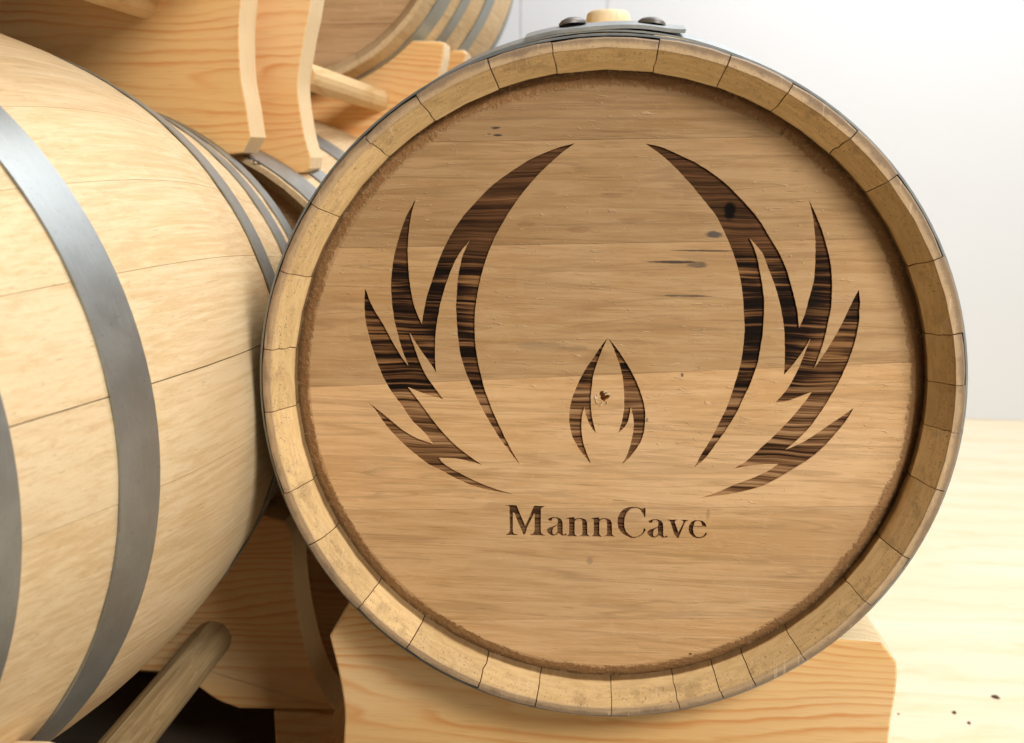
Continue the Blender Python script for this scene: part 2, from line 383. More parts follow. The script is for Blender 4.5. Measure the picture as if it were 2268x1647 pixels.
def hoop_mesh(y0, y1, lift=.0006, th=.0016, seg=128, a0=0., a1=2 * PI, extra=None, flare=.0):
    vs = []; fs = []; full = abs(a1 - a0 - 2 * PI) < 1e-6
    n = seg if full else seg + 1
    ny = 3
    for i in range(n):
        a = a0 + (a1 - a0) * i / seg
        e = extra(a) if extra else 0
        ring = []
        for k in range(ny + 1):
            y = y0 + (y1 - y0) * k / ny; ring.append((prof(y - LL / 2) + lift + e, y))
        for k in range(ny, -1, -1):
            y = y0 + (y1 - y0) * k / ny; ring.append((prof(y - LL / 2) + lift + th + e, y))
        vs += [(r * math.cos(a), y, r * math.sin(a)) for r, y in ring]
    m_ = 2 * (ny + 1)
    for i in range(seg):
        j = (i + 1) % n
        for k in range(m_):
            l = (k + 1) % m_
            fs.append((i * m_ + k, j * m_ + k, j * m_ + l, i * m_ + l))
    if not full:
        fs.append(tuple(range(m_))[::-1]); fs.append(tuple((n - 1) * m_ + k for k in range(m_)))
    return vs, fs
HOOPS = [(.0040, .0260), (.0475, .0850), (.1734, .2117), (.4521, .4901), (.5786, .6159), (.6378, .6612)]
def rivet_mesh(a, y, r, h=.0055, w=.0125):
    ax = Vector((math.cos(a), 0, math.sin(a))); t1 = Vector((0, 1, 0)); t2 = ax.cross(t1)
    base = ax * (prof(y - LL / 2) + r) + Vector((0, y, 0)); vs = []; fs = []
    prf = [(1.0, -.001), (1.0, .0012), (.82, .0030), (.45, .0046), (0.12, .0052)]
    for (s, hh) in prf:
        for i in range(14):
            b = 2 * PI * i / 14; k = w * s * (1 + .10 * math.sin(3 * b + a * 7))
            vs.append(base + ax * (hh * h / .0052) + (t1 * math.cos(b) + t2 * math.sin(b)) * k)
    for j in range(len(prf) - 1):
        for i in range(14):
            l = (i + 1) % 14; fs.append((j * 14 + i, j * 14 + l, (j + 1) * 14 + l, (j + 1) * 14 + i))
    fs.append(tuple((len(prf) - 1) * 14 + i for i in range(14)))
    return vs, fs
def plain_head(root, y, sgn, mat, n=7):
    """a head of n planks"""
    R = .2600; zs = [-R + 2 * R * i / n for i in range(n + 1)]
    for k in range(n):
        z0, z1 = zs[k] + .0003, zs[k + 1] - .0003
        pts = []
        m_ = 10
        for i in range(m_ + 1):
            z = z0 + (z1 - z0) * i / m_; pts.append((math.sqrt(max(1e-7, R * R - z * z)), z))
        for i in range(m_, -1, -1):
            z = z0 + (z1 - z0) * i / m_; pts.append((-math.sqrt(max(1e-7, R * R - z * z)), z))
        extrude_outline('head_plank', pts, y, y + sgn * .018, mat, root, bevel=0)
def angles_even(n, off, rs):
    a = []; t = off
    ws = [rs.uniform(.75, 1.25) for _ in range(n)]; S = sum(ws)
    for w_ in ws: a.append(t); t += 2 * PI * w_ / S
    return a
def barrel(loc, rot, label, angs, smat, hmat, detail=False, hoops=HOOPS, group=None, front_head=True, open_joint=None):
    root = empty('wine_barrel', loc, label, 'barrel', group); root.rotation_euler = rot
    for i, a in enumerate(angs):
        b_ = angs[(i + 1) % len(angs)]
        if i == len(angs) - 1: b_ += 2 * PI
        vs, fs = stave_mesh(a + (.0017 if i == open_joint else 0), b_, i + 17 * len(angs), detail, (i, (i + 1) % len(angs)))
        mesh_obj('stave', vs, fs, smat, root, smooth=True, auto=35)
    for (y0, y1) in hoops:
        vs, fs = hoop_mesh(y0, y1); mesh_obj('hoop', vs, fs, M_steel, root, smooth=True, auto=30)
    if front_head: plain_head(root, .028, 1, hmat)
    plain_head(root, LL - .028, -1, hmat)
    return root

# ---- main barrel: stave joints where the photograph has them
JA = [-162.2, -151.7, -137.6, -126.1, -111.4, -100.4, -86.6, -74.6, -66.7, -60.5, -50.8, -36.1, -25.8, -12.9, -3.0, 4.9, 13.3, 25.8, 40.5,
      49.7, 61.7, 71.8, 82.7, 98.9, 109., 121.4, 131.7, 145.7, 158.1, 171.7, 182.9]
JA = [math.radians(a) for a in JA]
A = barrel((0, 0, 0), (0, 0, 0), 'oak barrel with a dark leaf emblem and lettering burnt into its round head', JA, M_staveA, M_headp, True,
           [(.0040, .0440), (.0465, .0850), HOOPS[3], HOOPS[4], HOOPS[5]], 'wine barrels on pine racks', front_head=False)
# the riveted bilge hoop: its free end laps over itself at the top
def ang_at(px, y, r):
    x = un(px, 60, y).x; return math.acos(x / r)
yb0, yb1 = .142, HOOPS[2][1]; rb = prof(.19 - LL / 2)
aR, aL = ang_at(1520, yb0, rb), ang_at(1236, yb0, rb)
vs, fs = hoop_mesh(yb0, yb1); hb = mesh_obj('hoop', vs, fs, M_steel, A, smooth=True, auto=30)
vs, fs = hoop_mesh(yb0 - .0006, yb1 - .0008, lift=.0030, th=.0032, seg=24, a0=aR, a1=aL + .10,
                   extra=lambda a: .0028 * max(0, 1 - abs(a - aR) / .07) ** 2 + .0010 * math.sin((a - aR) * 16) - .002 * max(0, (a - aL) / .1))
lap = mesh_obj('hoop_lap', vs, fs, M_steel, A, smooth=True, auto=30)
for px in (1268, 1444):
    vs, fs = rivet_mesh(ang_at(px, (yb0 + yb1) / 2, rb), (yb0 + yb1) / 2 - .002, .0062 + .0012)
    mesh_obj('rivet', vs, fs, M_steelD, A, smooth=True, auto=50)
# bung
bx = un(1347, 40, LL / 2).x
prb = [(0, -.012), (.0205, -.012), (.0232, .002), (.0242, .010), (.0238, .014), (.0224, .0200), (.0195, .0224), (0, .0230)]
vs = []; fs = []; ns = 32
aB = math.acos(bx / RB)
for (r, h) in prb:
    for i in range(ns):
        t = 2 * PI * i / ns; vs.append((bx + r * math.cos(t), LL / 2 + r * math.sin(t), RB - .001 + h))
for j in range(len(prb) - 1):
    for i in range(ns):
        k = (i + 1) % ns; fs.append((j * ns + i, j * ns + k, (j + 1) * ns + k, (j + 1) * ns + i))
bung = mesh_obj('barrel_bung', vs, fs, M_bung, None, smooth=True, auto=40)
bung['label'] = 'pale turned wooden bung stuck in the top of the engraved barrel'; bung['category'] = 'bung'

# ---- engraved head
HY = .028
S1 = (1020, 390, .30960, .30965); S2 = (1020, 890, .33997, .34001); S3 = (1800, 390, .3096, .30965)
S4 = (1950, 890, .33993, .34001); S5 = (1600, 940, .24889, .24894); S6 = (1430, 1420, .136684, .136719); S7 = (1730, 1420, .136684, .136719)
KV = VW / 2927.
def P(s, pts): return [((s[0] + x * s[2]) * KV, (s[1] + y * s[3]) * KV) for x, y in pts]
left_curves = [
 P(S1, [(2015,65),(1880,165),(1720,310),(1600,440),(1480,590),(1370,760),(1270,940),(1200,1120),(1150,1280),(1115,1450),(1097,1560)]) + P(S2, [(992,60),(992,200),(1003,330),(1030,480),(1070,640),(1130,810),(1210,990),(1290,1150),(1375,1297)]),
 P(S2, [(1375,1297),(1240,1130),(1130,960),(1040,800),(975,660),(905,490),(865,340),(845,180),(835,20)]) + P(S1, [(914,1560),(920,1480),(930,1330),(950,1210),(980,1090),(1040,962)]),
 P(S1, [(1040,962),(950,1080),(890,1190),(840,1320),(800,1440),(765,1570)]) + P(S2, [(688,20),(668,130),(658,260),(658,400),(665,518)]),
 P(S2, [(665,518),(600,420),(520,310),(445,188)]),
 P(S2, [(445,188),(485,310),(530,430),(580,540),(650,640),(727,742)]),
 P(S2, [(727,742),(620,715),(520,680),(430,642)]),
 P(S2, [(430,642),(500,730),(590,850),(690,980),(810,1110),(920,1200),(1053,1295)]),
 P(S2, [(1053,1295),(920,1260),(820,1242),(690,1238)]),
 P(S2, [(690,1238),(740,1290),(860,1360),(1000,1430),(1150,1490),(1315,1540)]),
 P(S2, [(1315,1540),(1150,1515),(1000,1480),(850,1420),(720,1350),(600,1290),(500,1215),(400,1130),(300,1030),(210,920),(150,830),(97,765)]),
 P(S2, [(97,765),(190,840),(300,930),(400,1010),(510,1070),(635,1115)]),
 P(S2, [(635,1115),(560,1020),(460,920),(370,790),(290,680),(220,560),(160,410),(110,250),(75,110),(64,10)]) + P(S1, [(68,1500),(78,1400)]),
 P(S1, [(78,1400),(120,1520),(170,1620)]) + P(S2, [(220,110),(290,240),(360,360),(430,458)]),
 P(S2, [(430,458),(380,330),(340,190),(310,60)]) + P(S1, [(322,1540),(313,1380),(325,1220),(345,1090),(380,960),(410,860),(460,730),(538,590)]),
 P(S1, [(538,590),(500,740),(478,900),(470,1040),(475,1200),(490,1360),(520,1530)]) + P(S2, [(515,40),(545,107)]),
 P(S2, [(545,107),(558,20)]) + P(S1, [(640,1500),(690,1340),(740,1190),(800,1040),(880,890),(980,740),(1060,650),(1200,500),(1320,400),(1480,290),(1640,195),(1850,110),(2015,65)])]
right_curves = [
 P(S3, [(145,68),(290,100),(440,165),(600,240),(760,340),(900,450),(1010,560),(1130,690),(1220,810),(1290,930),(1370,1060),(1440,1210),(1490,1370),(1530,1530),(1550,1630)]) + P(S4, [(983,140)]),
 P(S4, [(983,140),(1030,30)]) + P(S3, [(1660,1480),(1700,1330),(1712,1180),(1715,1000),(1705,860),(1690,730),(1652,580)]),
 P(S3, [(1652,580),(1720,730),(1780,880),(1820,1020),(1850,1150),(1868,1300),(1868,1450),(1858,1600)]) + P(S4, [(1230,80),(1210,180),(1170,320),(1110,480)]),
 P(S4, [(1110,480),(1180,380),(1250,270),(1320,150),(1390,10)]) + P(S3, [(2070,1500),(2115,1420)]),
 P(S3, [(2115,1420),(2128,1530),(2120,1620)]) + P(S4, [(1488,80),(1460,230),(1420,360),(1380,460),(1320,590),(1240,730),(1150,870),(1060,990),(960,1090),(870,1165)]),
 P(S4, [(870,1165),(1000,1110),(1130,1030),(1260,940),(1350,880),(1442,815)]),
 P(S4, [(1442,815),(1380,920),(1290,1030),(1180,1150),(1060,1250),(930,1330),(780,1420),(620,1490),(400,1540),(155,1570)]),
 P(S4, [(155,1570),(280,1530),(440,1460),(600,1400),(720,1345),(805,1288)]),
 P(S4, [(805,1288),(680,1290),(560,1305),(432,1328)]),
 P(S4, [(432,1328),(540,1260),(650,1160),(760,1060),(870,950),(960,850),(1040,750),(1088,683)]),
 P(S4, [(1088,683),(1000,715),(890,755),(780,772)]),
 P(S4, [(780,772),(880,660),(950,540),(1000,430),(1040,330),(1078,232)]),
 P(S4, [(1078,232),(1020,330),(940,440),(855,540)]),
 P(S4, [(855,540),(862,420),(862,280),(858,150),(838,20)]) + P(S3, [(1370,1480),(1330,1350),(1280,1220),(1230,1090),(1170,1010),(1105,940)]),
 P(S3, [(1105,940),(1155,1050),(1190,1180),(1220,1350),(1240,1500),(1240,1620)]) + P(S4, [(678,180),(655,330),(630,450),(570,620),(520,720),(460,850),(380,980),(290,1110),(190,1240),(103,1313)]),
 P(S4, [(103,1313),(170,1190),(240,1080),(300,960),(370,820),(420,680),(470,520),(500,400),(518,250),(525,130),(518,20)]) + P(S3, [(1045,1480),(1025,1340),(990,1190),(940,1040),(880,900),(800,740),(700,610),(560,440),(420,290),(300,180),(145,68)])]
cl_curves = [P(S5, c) for c in (
 [(545,112),(470,210),(390,330),(300,460),(220,610),(160,750),(120,890),(107,1030),(120,1150),(155,1270),(230,1400),(300,1490),(362,1555)],
 [(362,1555),(300,1400),(262,1270),(248,1130),(255,1010),(280,903)],
 [(280,903),(300,990),(330,1080),(370,1150),(415,1203)],
 [(415,1203),(380,1060),(362,940),(357,800),(365,690),(385,540),(430,390),(480,260),(545,112)])]
cr_curves = [P(S5, c) for c in (
 [(560,112),(640,210),(730,340),(820,490),(890,630),(945,780),(975,910),(983,1040),(965,1190),(925,1310),(850,1420),(780,1500),(718,1555)],
 [(718,1555),(790,1410),(825,1280),(848,1150),(845,1040),(815,900)],
 [(815,900),(800,1000),(760,1110),(670,1205)],
 [(670,1205),(710,1080),(735,950),(740,800),(728,600),(700,460),(660,340),(610,210),(560,112)])]
def curves_poly(cs, n=4):
    out = []
    for c in cs:
        L_ = smooth_line([(x, y) for x, y in c], n + 2)[:-1]
        out += [L_[0]] + [Vector((p[0] + rnd.uniform(-.4, .4), p[1] + rnd.uniform(-.2, .2))) for p in L_[1:]]
    return out
A1o = [(985,490),(1010,460),(1080,435),(1180,432),(1260,465),(1298,520),(1305,600),(1303,760),(1320,795),(1345,795),(1365,768),(1390,790),(1388,810),(1350,825),(1290,828),(1240,800),(1205,775),(1170,805),(1110,828),(1060,822),(1000,780),(970,730),(975,690),(1020,650),(1100,625),(1180,590),(1200,560),(1200,500),(1180,465),(1130,455),(1085,465),(1070,510),(1020,520)]
A1h = [(1190,600),(1110,660),(1090,710),(1095,780),(1130,795),(1175,770),(1195,730)]
N1 = [(1375,455),(1440,440),(1545,430),(1555,470),(1620,450),(1700,450),(1780,480),(1815,540),(1820,780),(1840,810),(1875,825),(1868,838),(1650,835),(1650,822),(1700,805),(1718,770),(1715,560),(1700,490),(1640,470),(1580,490),(1555,520),(1553,770),(1570,805),(1612,830),(1600,842),(1397,838),(1394,822),(1425,800),(1440,760),(1438,500),(1425,472),(1375,465)]
sh = lambda c, dx, dy: [(x + dx, y + dy) for x, y in c]
letters = [
 ([P(S6, [(110,185),(230,178),(340,185),(400,330),(460,470),(520,610),(600,450),(700,205),(720,192),(930,203),(925,212),(870,235),(848,270),(848,740),(870,780),(935,815),(930,824),(615,812),(615,800),(690,770),(715,720),(715,370),(700,370),(560,650),(530,760),(500,805),(478,805),(430,690),(370,560),(290,350),(262,345),(262,735),(285,775),(362,798),(355,814),(115,814),(110,798),(170,770),(195,730),(190,230),(170,203),(110,197)])]),
 ([P(S6, A1o), P(S6, A1h)]), ([P(S6, N1)]), ([P(S6, sh(N1, 517, 6))]),
 ([P(S7, [(805,243),(835,243),(845,270),(838,430),(820,440),(790,380),(735,290),(680,255),(600,240),(520,270),(450,340),(410,430),(395,550),(405,650),(440,740),(500,800),(580,845),(660,840),(740,800),(790,740),(800,680),(820,665),(848,690),(840,715),(790,790),(700,850),(600,878),(520,872),(420,830),(330,760),(275,670),(255,560),(265,440),(310,340),(380,270),(480,225),(600,215),(700,230),(770,258)])]),
 ([P(S7, sh(A1o, -92, 44)), P(S7, sh(A1h, -92, 44))]),
 ([P(S7, [(1270,485),(1495,485),(1498,495),(1460,515),(1455,540),(1530,750),(1600,620),(1635,540),(1620,515),(1570,500),(1575,488),(1735,492),(1735,505),(1690,520),(1660,560),(1560,800),(1530,875),(1500,875),(1440,790),(1370,560),(1340,515),(1272,495)])]),
 ([P(S7, [(2118,638),(1842,632),(1835,690),(1850,770),(1900,835),(1960,850),(2040,830),(2080,790),(2095,755),(2125,770),(2125,790),(2070,850),(1990,880),(1920,883),(1830,850),(1765,780),(1742,690),(1755,600),(1800,530),(1870,498),(1940,492),(2040,515),(2100,570)]), P(S7, [(1850,612),(1870,540),(1930,508),(1990,530),(2015,570),(2025,618)])])]
shapes = []      # (name, [polygons in head plane (x,z)])
toh = lambda poly: [(lambda v: (v.x, v.z))(un(p[0], p[1], HY)) for p in poly]
shapes.append(('engraved_wreath', [toh(curves_poly(left_curves))])); shapes.append(('engraved_wreath', [toh(curves_poly(right_curves))]))
shapes.append(('engraved_flame', [toh(curves_poly(cl_curves))])); shapes.append(('engraved_flame', [toh(curves_poly(cr_curves))]))
for L in letters: shapes.append(('engraved_letter', [toh(p) for p in L]))
# plank joints across the head: (left y, right y) in the photograph
jl = []
for (xa, ya, xb, yb) in [(760, 318, 1960, 300), (690, 551, 2010, 528), (690, 858, 2010, 803), (700, 1131, 2010, 1121), (760, 1375, 1960, 1368)]:
    a, b_ = un(xa, ya, HY), un(xb, yb, HY)
    jl.append((a.z + (0 - a.x) * (b_.z - a.z) / (b_.x - a.x), (b_.z - a.z) / (b_.x - a.x)))
RH = .2470
hole_c = un(1338, 878, HY); RHOLE = .0042
verts = []; edges = []
def add_loop(pts):
    s = len(verts); verts.extend(Vector(p) for p in pts); n = len(pts)
    edges.extend((s + i, s + (i + 1) % n) for i in range(n))
NC = 180
add_loop([(RH * math.cos(2 * PI * i / NC), RH * math.sin(2 * PI * i / NC)) for i in range(NC)])
for nm, polys in shapes:
    for pl in polys: add_loop(pl)
hole = [(hole_c.x + RHOLE * (1 + .22 * math.sin(3 * t + 1) + .12 * math.sin(7 * t)) * math.cos(t), hole_c.z + RHOLE * (1 + .22 * math.sin(3 * t + 1) + .12 * math.sin(7 * t)) * math.sin(t)) for t in [2 * PI * i / 20 for i in range(20)]]
add_loop(hole)
GW = .00011
for (z0, sl) in jl:
    for dz in (-GW, GW):
        s = len(verts); nn_ = 40; X0 = .30
        for i in range(nn_ + 1):
            x = -X0 + 2 * X0 * i / nn_; verts.append(Vector((x, z0 + dz + sl * x)))
        edges.extend((s + i, s + i + 1) for i in range(nn_))
V2, E2, F2, _, _, _ = delaunay_2d_cdt(verts, edges, [], 0, 1e-7)
def inside(poly, x, z):
    c = False; n = len(poly); j = n - 1
    for i in range(n):
        xi, zi = poly[i]; xj, zj = poly[j]
        if (zi > z) != (zj > z) and x < (xj - xi) * (z - zi) / (zj - zi) + xi: c = not c
        j = i
    return c
bbs = []
for nm, polys in shapes:
    xs_ = [p[0] for p in polys[0]]; zs_ = [p[1] for p in polys[0]]; bbs.append((min(xs_), max(xs_), min(zs_), max(zs_)))
def classify(x, z):
    if x * x + z * z > (RH * .9999) ** 2: return None
    pk = sum(1 for (z0, sl) in jl if z < z0 + sl * x)
    if (x - hole_c.x) ** 2 + (z - hole_c.z) ** 2 < .0001 and inside(hole, x, z): return ('h', pk)
    for i, (nm, polys) in enumerate(shapes):
        b_ = bbs[i]
        if b_[0] <= x <= b_[1] and b_[2] <= z <= b_[3] and sum(inside(pl, x, z) for pl in polys) % 2: return ('s', i)
    for k, (z0, sl) in enumerate(jl):
        if abs(z - z0 - sl * x) < GW: return ('g', k)
    return ('p', pk)
cls = []
for f in F2:
    cx = sum(V2[i][0] for i in f) / 3; cz = sum(V2[i][1] for i in f) / 3; cls.append(classify(cx, cz))
depth = {'p': 0., 'g': .0005, 's': .0014, 'h': .009}
parts = {}
def owner(c): return ('s', c[1]) if c[0] == 's' else ('p', c[1]) if c[0] in 'ph' else ('p', c[1])
emap = {}
def vert(own, i, d):
    vs, ix, fs = parts.setdefault(own, ([], {}, []))
    k = (i, d)
    if k not in ix: ix[k] = len(vs); vs.append((V2[i][0], HY + d, V2[i][1]))
    return ix[k]
for f, c in zip(F2, cls):
    if c is None: continue
    own = owner(c); d = depth[c[0]]
    idx = [vert(own, i, d) for i in f]; parts[own][2].append(tuple(idx))
    for a, b_ in zip(f, f[1:] + f[:1]): emap.setdefault(frozenset((a, b_)), []).append(c)
for e, cs in emap.items():
    a, b_ = tuple(e)
    if len(cs) == 2 and depth[cs[0][0]] != depth[cs[1][0]]:
        hi, lo = sorted(cs, key=lambda c: depth[c[0]])
        own = owner(hi) if hi[0] == 'p' else (('p', hi[1]) if hi[0] == 'g' else owner(lo))
        if own[0] == 's' and hi[0] == 'g': own = ('p', hi[1])
        parts[own][2].append((vert(own, a, depth[hi[0]]), vert(own, b_, depth[hi[0]]), vert(own, b_, depth[lo[0]]), vert(own, a, depth[lo[0]])))
    if len(cs) == 1:                                  # outer chamfer running down into the croze
        c = cs[0]; own = owner(c)
        if c[0] == 's': continue
        vs = parts[own][0]; q = []
        for i in (a, b_):
            x, z = V2[i]; s = .2590 / math.hypot(x, z)
            q.append(len(vs)); vs.append((x * s, HY + .0035, z * s))
        d = depth[c[0]]
        parts[own][2].append((vert(own, a, d), vert(own, b_, d), q[1], q[0]))
for own, (vs, ix, fs) in parts.items():
    if own[0] == 's':
        mesh_obj(shapes[own[1]][0], vs, fs, M_burnL if shapes[own[1]][0] == 'engraved_letter' else M_burn, A)
    else:
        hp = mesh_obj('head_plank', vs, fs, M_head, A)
        k_ = (.61, .71, .85, 1.17, 1.05, 1.15)[own[1]]; hp.color = (k_, k_ * (.985 if own[1] < 2 else 1), k_ * (.96 if own[1] < 2 else 1), 1)  # each plank's own tone, spread widened to make up for the lamps' gradient
# splintered chips round the centre hole
bm_v = []; bm_f = []
for k in range(13):
    t = 2 * PI * k / 13 + rnd.uniform(-.2, .2); r = RHOLE * rnd.uniform(1.0, 1.55); s = rnd.uniform(.0010, .0020)
    c = Vector((hole_c.x + r * math.cos(t) - .0008, HY - .0004, hole_c.z + r * math.sin(t) - .0012))
    o = len(bm_v)
    for j in range(4):
        bm_v.append(c + Vector((rnd.uniform(-s, s), rnd.uniform(-.0012, .0004), rnd.uniform(-s, s))))
    bm_f += [(o, o + 1, o + 2), (o, o + 2, o + 3), (o, o + 3, o + 1), (o + 1, o + 3, o + 2)]
ch = mesh_obj('splinters', bm_v, bm_f, M_bung, A); ch['kind'] = 'stuff'

# ---- the other barrels
def rot_axis(yaw, pit): return (Matrix.Rotation(-yaw, 3, 'Z') @ Matrix.Rotation(pit, 3, 'X')).to_euler()
def place(center, yaw, pit):
    ax = Vector((math.sin(yaw) * math.cos(pit), math.cos(yaw) * math.cos(pit), math.sin(pit)))
    return Vector(center) - ax * LL / 2, rot_axis(yaw, pit)
rs = random.Random(3)
jB = [7.9, 22.2, 34.5, 46.5, 57, 69, 81, 92, 103, 115, 128, 138, 150, 163, 175, 186, 198, 209, 221, 234, 245, 257, 268, 281, 292, 303, 314, 327, 340, 354.5]
jB = [math.radians(a) for a in jB]
loc, ro = place((-.6136, -.0053, -.0079), .0314, -.0506)
B = barrel(loc, ro, 'pale barrel seen from the side at the left edge, beside the engraved barrel', jB, M_stave, M_headp, False,
           [(.0040, .0260), (.0475, .0945), HOOPS[2], HOOPS[3], HOOPS[4], HOOPS[5]], 'wine barrels on pine racks', open_joint=0)
loc, ro = place((-.538, .70, -.059), .021, 0)
D = barrel(loc, ro, 'pale barrel with a wide shiny hoop, tucked behind the left barrel below the hanging boards', angles_even(30, .1, rs), M_stave, M_headp, False,
           [(.0020, .052), (.078, .108), HOOPS[2], HOOPS[3], HOOPS[4], HOOPS[5]], 'wine barrels on pine racks')
loc, ro = place((-.48, 1.0, .569), .031, 0)
Cb = barrel(loc, ro, 'blurred barrel on the far upper rack, cut off by the top edge', angles_even(29, .3, rs), M_stave, M_headp, False,
            [(.045, .088), (.124, .152), (.213, .251), HOOPS[3], HOOPS[4], HOOPS[5]], 'wine barrels on pine racks')
loc, ro = place((-.54, -.06, .65), .03, 0)
Eb = barrel(loc, ro, 'barrel lying on the upper rack above the left barrel, shading the rack board', angles_even(30, .2, rs), M_stave, M_headp, False, HOOPS, 'wine barrels on pine racks')
loc, ro = place((.03, .78 + LL / 2, -.02), .0, 0)
Fb = barrel(loc, ro, 'unseen barrel added directly behind the engraved barrel to darken the gap', angles_even(30, .25, rs), M_stave, M_headp, False, HOOPS, 'wine barrels on pine racks')  # hidden barrel, added for the shade it gives behind the engraved one
# marker strokes on the shiny hoop of the barrel behind
def hit_barrel(px, py, root, lift):
    bpy.context.view_layer.update()
    inv = root.matrix_world.inverted(); d = (un(px, py, 0) - CAM).normalized()
    for i in range(6000):
        p = inv @ (CAM + d * (.6 + i * .0001))
        if 0 < p.y < LL and math.hypot(p.x, p.z) < prof(p.y - LL / 2) + lift: return p
    return None
for (xa, ya, xb, yb) in ((1570, 992, 1586, 1014), (1560, 1008, 1612, 1003), (1600, 1012, 1616, 1045), (1594, 1042, 1652, 1034), (1636, 1020, 1648, 1042)):
    pa, pb = hit_barrel(xa * .35, ya * .35, D, .0025), hit_barrel(xb * .35, yb * .35, D, .0025)
    if pa and pb:
        n_ = Vector((pa.x, 0, pa.z)).normalized(); t_ = (pb - pa); sd = t_.cross(n_).normalized() * .0009
        vs = [pa + sd, pa - sd, pb - sd, pb + sd]; vs += [v + n_ * .0003 for v in vs]
        mesh_obj('marker_stroke', vs, [(0, 1, 2, 3), (4, 7, 6, 5), (0, 4, 5, 1), (1, 5, 6, 2), (2, 6, 7, 3), (3, 7, 4, 0)], M_ink, D)

# ------------------------------------------------------------------ racks
def vw(pts, y): return [(lambda v: (v.x, v.z))(un(a, b_, y)) for a, b_ in pts]
def arc(cx, cz, r, a0, a1, n=14): return [(cx + r * math.cos(math.radians(a0 + (a1 - a0) * i / n)), cz + r * math.sin(math.radians(a0 + (a1 - a0) * i / n))) for i in range(n + 1)]
def dowel(p0, p1, r, parent, n=8, twist=.3, mat=None):
    p0, p1 = Vector(p0), Vector(p1); d = (p1 - p0).normalized(); u = d.orthogonal().normalized(); v_ = d.cross(u)
    vs = []; fs = []; K = 6
    for k in range(K + 1):
        c = p0.lerp(p1, k / K)
        for i in range(n * 2):
            a = 2 * PI * i / (n * 2) + twist; rr = r * (1 if i % 2 else .965)
            vs.append(c + (u * math.cos(a) + v_ * math.sin(a)) * rr)
    m_ = n * 2
    for k in range(K):
        for i in range(m_):
            j = (i + 1) % m_; fs.append((k * m_ + i, k * m_ + j, (k + 1) * m_ + j, (k + 1) * m_ + i))
    fs.append(tuple(range(m_))); fs.append(tuple(K * m_ + i for i in range(m_)))
    return mesh_obj('dowel', vs, fs, mat or M_pineD, parent)
def sm(pts, n=5): return [tuple(p) for p in smooth_line(pts, n)]

# right lower rack under the engraved barrel
RK = empty('barrel_rack', (0, .125, FZ), 'low pine rack cradling the engraved barrel from below', 'rack')
def rack_under_A(y, name='cradle_board'):
    R_ = sm(vw([(1987, 1468), (1988, 1500), (1984, 1540), (1975, 1590), (1968, 1647)], .04)) + [(.267, -.37), (.27, -.43), (.285, FZ + .002)]
    L_ = [(-.25, FZ + .002), (-.238, -.43), (-.236, -.37)] + sm(vw([(760, 1647), (762, 1575), (751, 1501), (729, 1410)], .04))
    tl = vw([(776, 1338)], .04)[0]; tr = vw([(1953, 1423)], .04)[0]
    cr = arc(0, .0, prof(y + .025 - LL / 2) + .0040, 222, 314, 24)
    pts = R_[::-1]
    outline = L_ + [tl] + cr + [tr] + R_
    return outline
o1 = rack_under_A(.10)
b1 = extrude_outline('cradle_board', [(x, z - (FZ)) for x, z in o1], .04 - .125, .09 - .125, M_pine, RK, .0022)
o2 = extrude_outline('cradle_board', [(x, z - (FZ)) for x, z in rack_under_A(.50)], .50 - .125, .55 - .125, M_pine, RK, .0022)
dowel((-.17, .09 - .125, .13), (-.17, .50 - .125, .13), .018, RK); dowel((.17, .09 - .125, .13), (.17, .50 - .125, .13), .018, RK)

# left lower rack under barrel B
LK = empty('barrel_rack', (-.6, .22, FZ), 'shadowed pine rack holding the left barrel from below', 'rack')
def loc_pts(pts, root): return [(x - root.location.x, z - root.location.z) for x, z in pts]
rr_ = sm(vw([(631, 1155), (645, 1180), (649, 1205), (650, 1265), (660, 1356), (685, 1465), (715, 1538), (747, 1575)], .2), 5)
bt = vw([(747, 1575), (529, 1571)], .2) + sm(vw([(529, 1571), (480, 1552), (438, 1523), (400, 1502), (350, 1490)], .2), 4)[1:]
cB = (-.6090, -.0185)
cradB = arc(cB[0], cB[1], prof(.2) + .006, 224, 312, 22)
outl = rr_ + bt[1:] + [(-.56, -.3885), (-.66, -.3885), (-.70, -.405), (-.78, -.43), (-.92, -.43), (-.90, -.38), (-.88, -.25), (-.87, -.20)] + cradB + vw([(520, 1141), (580, 1141)], .2)
extrude_outline('cradle_board', loc_pts(outl, LK), -.02, .03, M_pine, LK, .003)
outl2 = [(x, z) for x, z in outl]
extrude_outline('cradle_board', loc_pts(outl2, LK), -.47, -.42, M_pine, LK, .003)
e3 = un(474, 1412, .2); dowel((e3.x + .6, -.42, e3.z - FZ + .004), (e3.x + .6, -.019, e3.z - FZ), .021, LK, mat=M_dowel_shade)
for sx_ in (-.87, -.33):
    x0, x1 = sx_ - .035, sx_ + .035
    f_ = mesh_obj('foot_block', *box(x0 + .6, x1 + .6, -.018, .028, .0005, .1185), M_pine, LK)
    f_ = mesh_obj('foot_block', *box(x0 + .6, x1 + .6, -.468, -.422, .0005, .1185), M_pine, LK)

RD = empty('barrel_rack', (-.55, .45, FZ), 'rack added under the barrel behind the left one to keep the gap dark', 'rack')  # rack put in to block light and close the gap with darkness
oD = [(-.30, .0), (.26, .0), (.25, .16), (.262, .26), (.262, .30), (.22, .34)] + [(x, z - FZ) for x, z in arc(0, -.059, .306, -38, -142, 20)] + [(-.24, .34), (-.28, .29), (-.27, .15)]
extrude_outline('cradle_board', oD, 0, .05, M_pine, RD, .003)
extrude_outline('cradle_board', oD, .42, .47, M_pine, RD, .003)
dowel((-.12, .051, .10), (-.12, .419, .10), .018, RD)

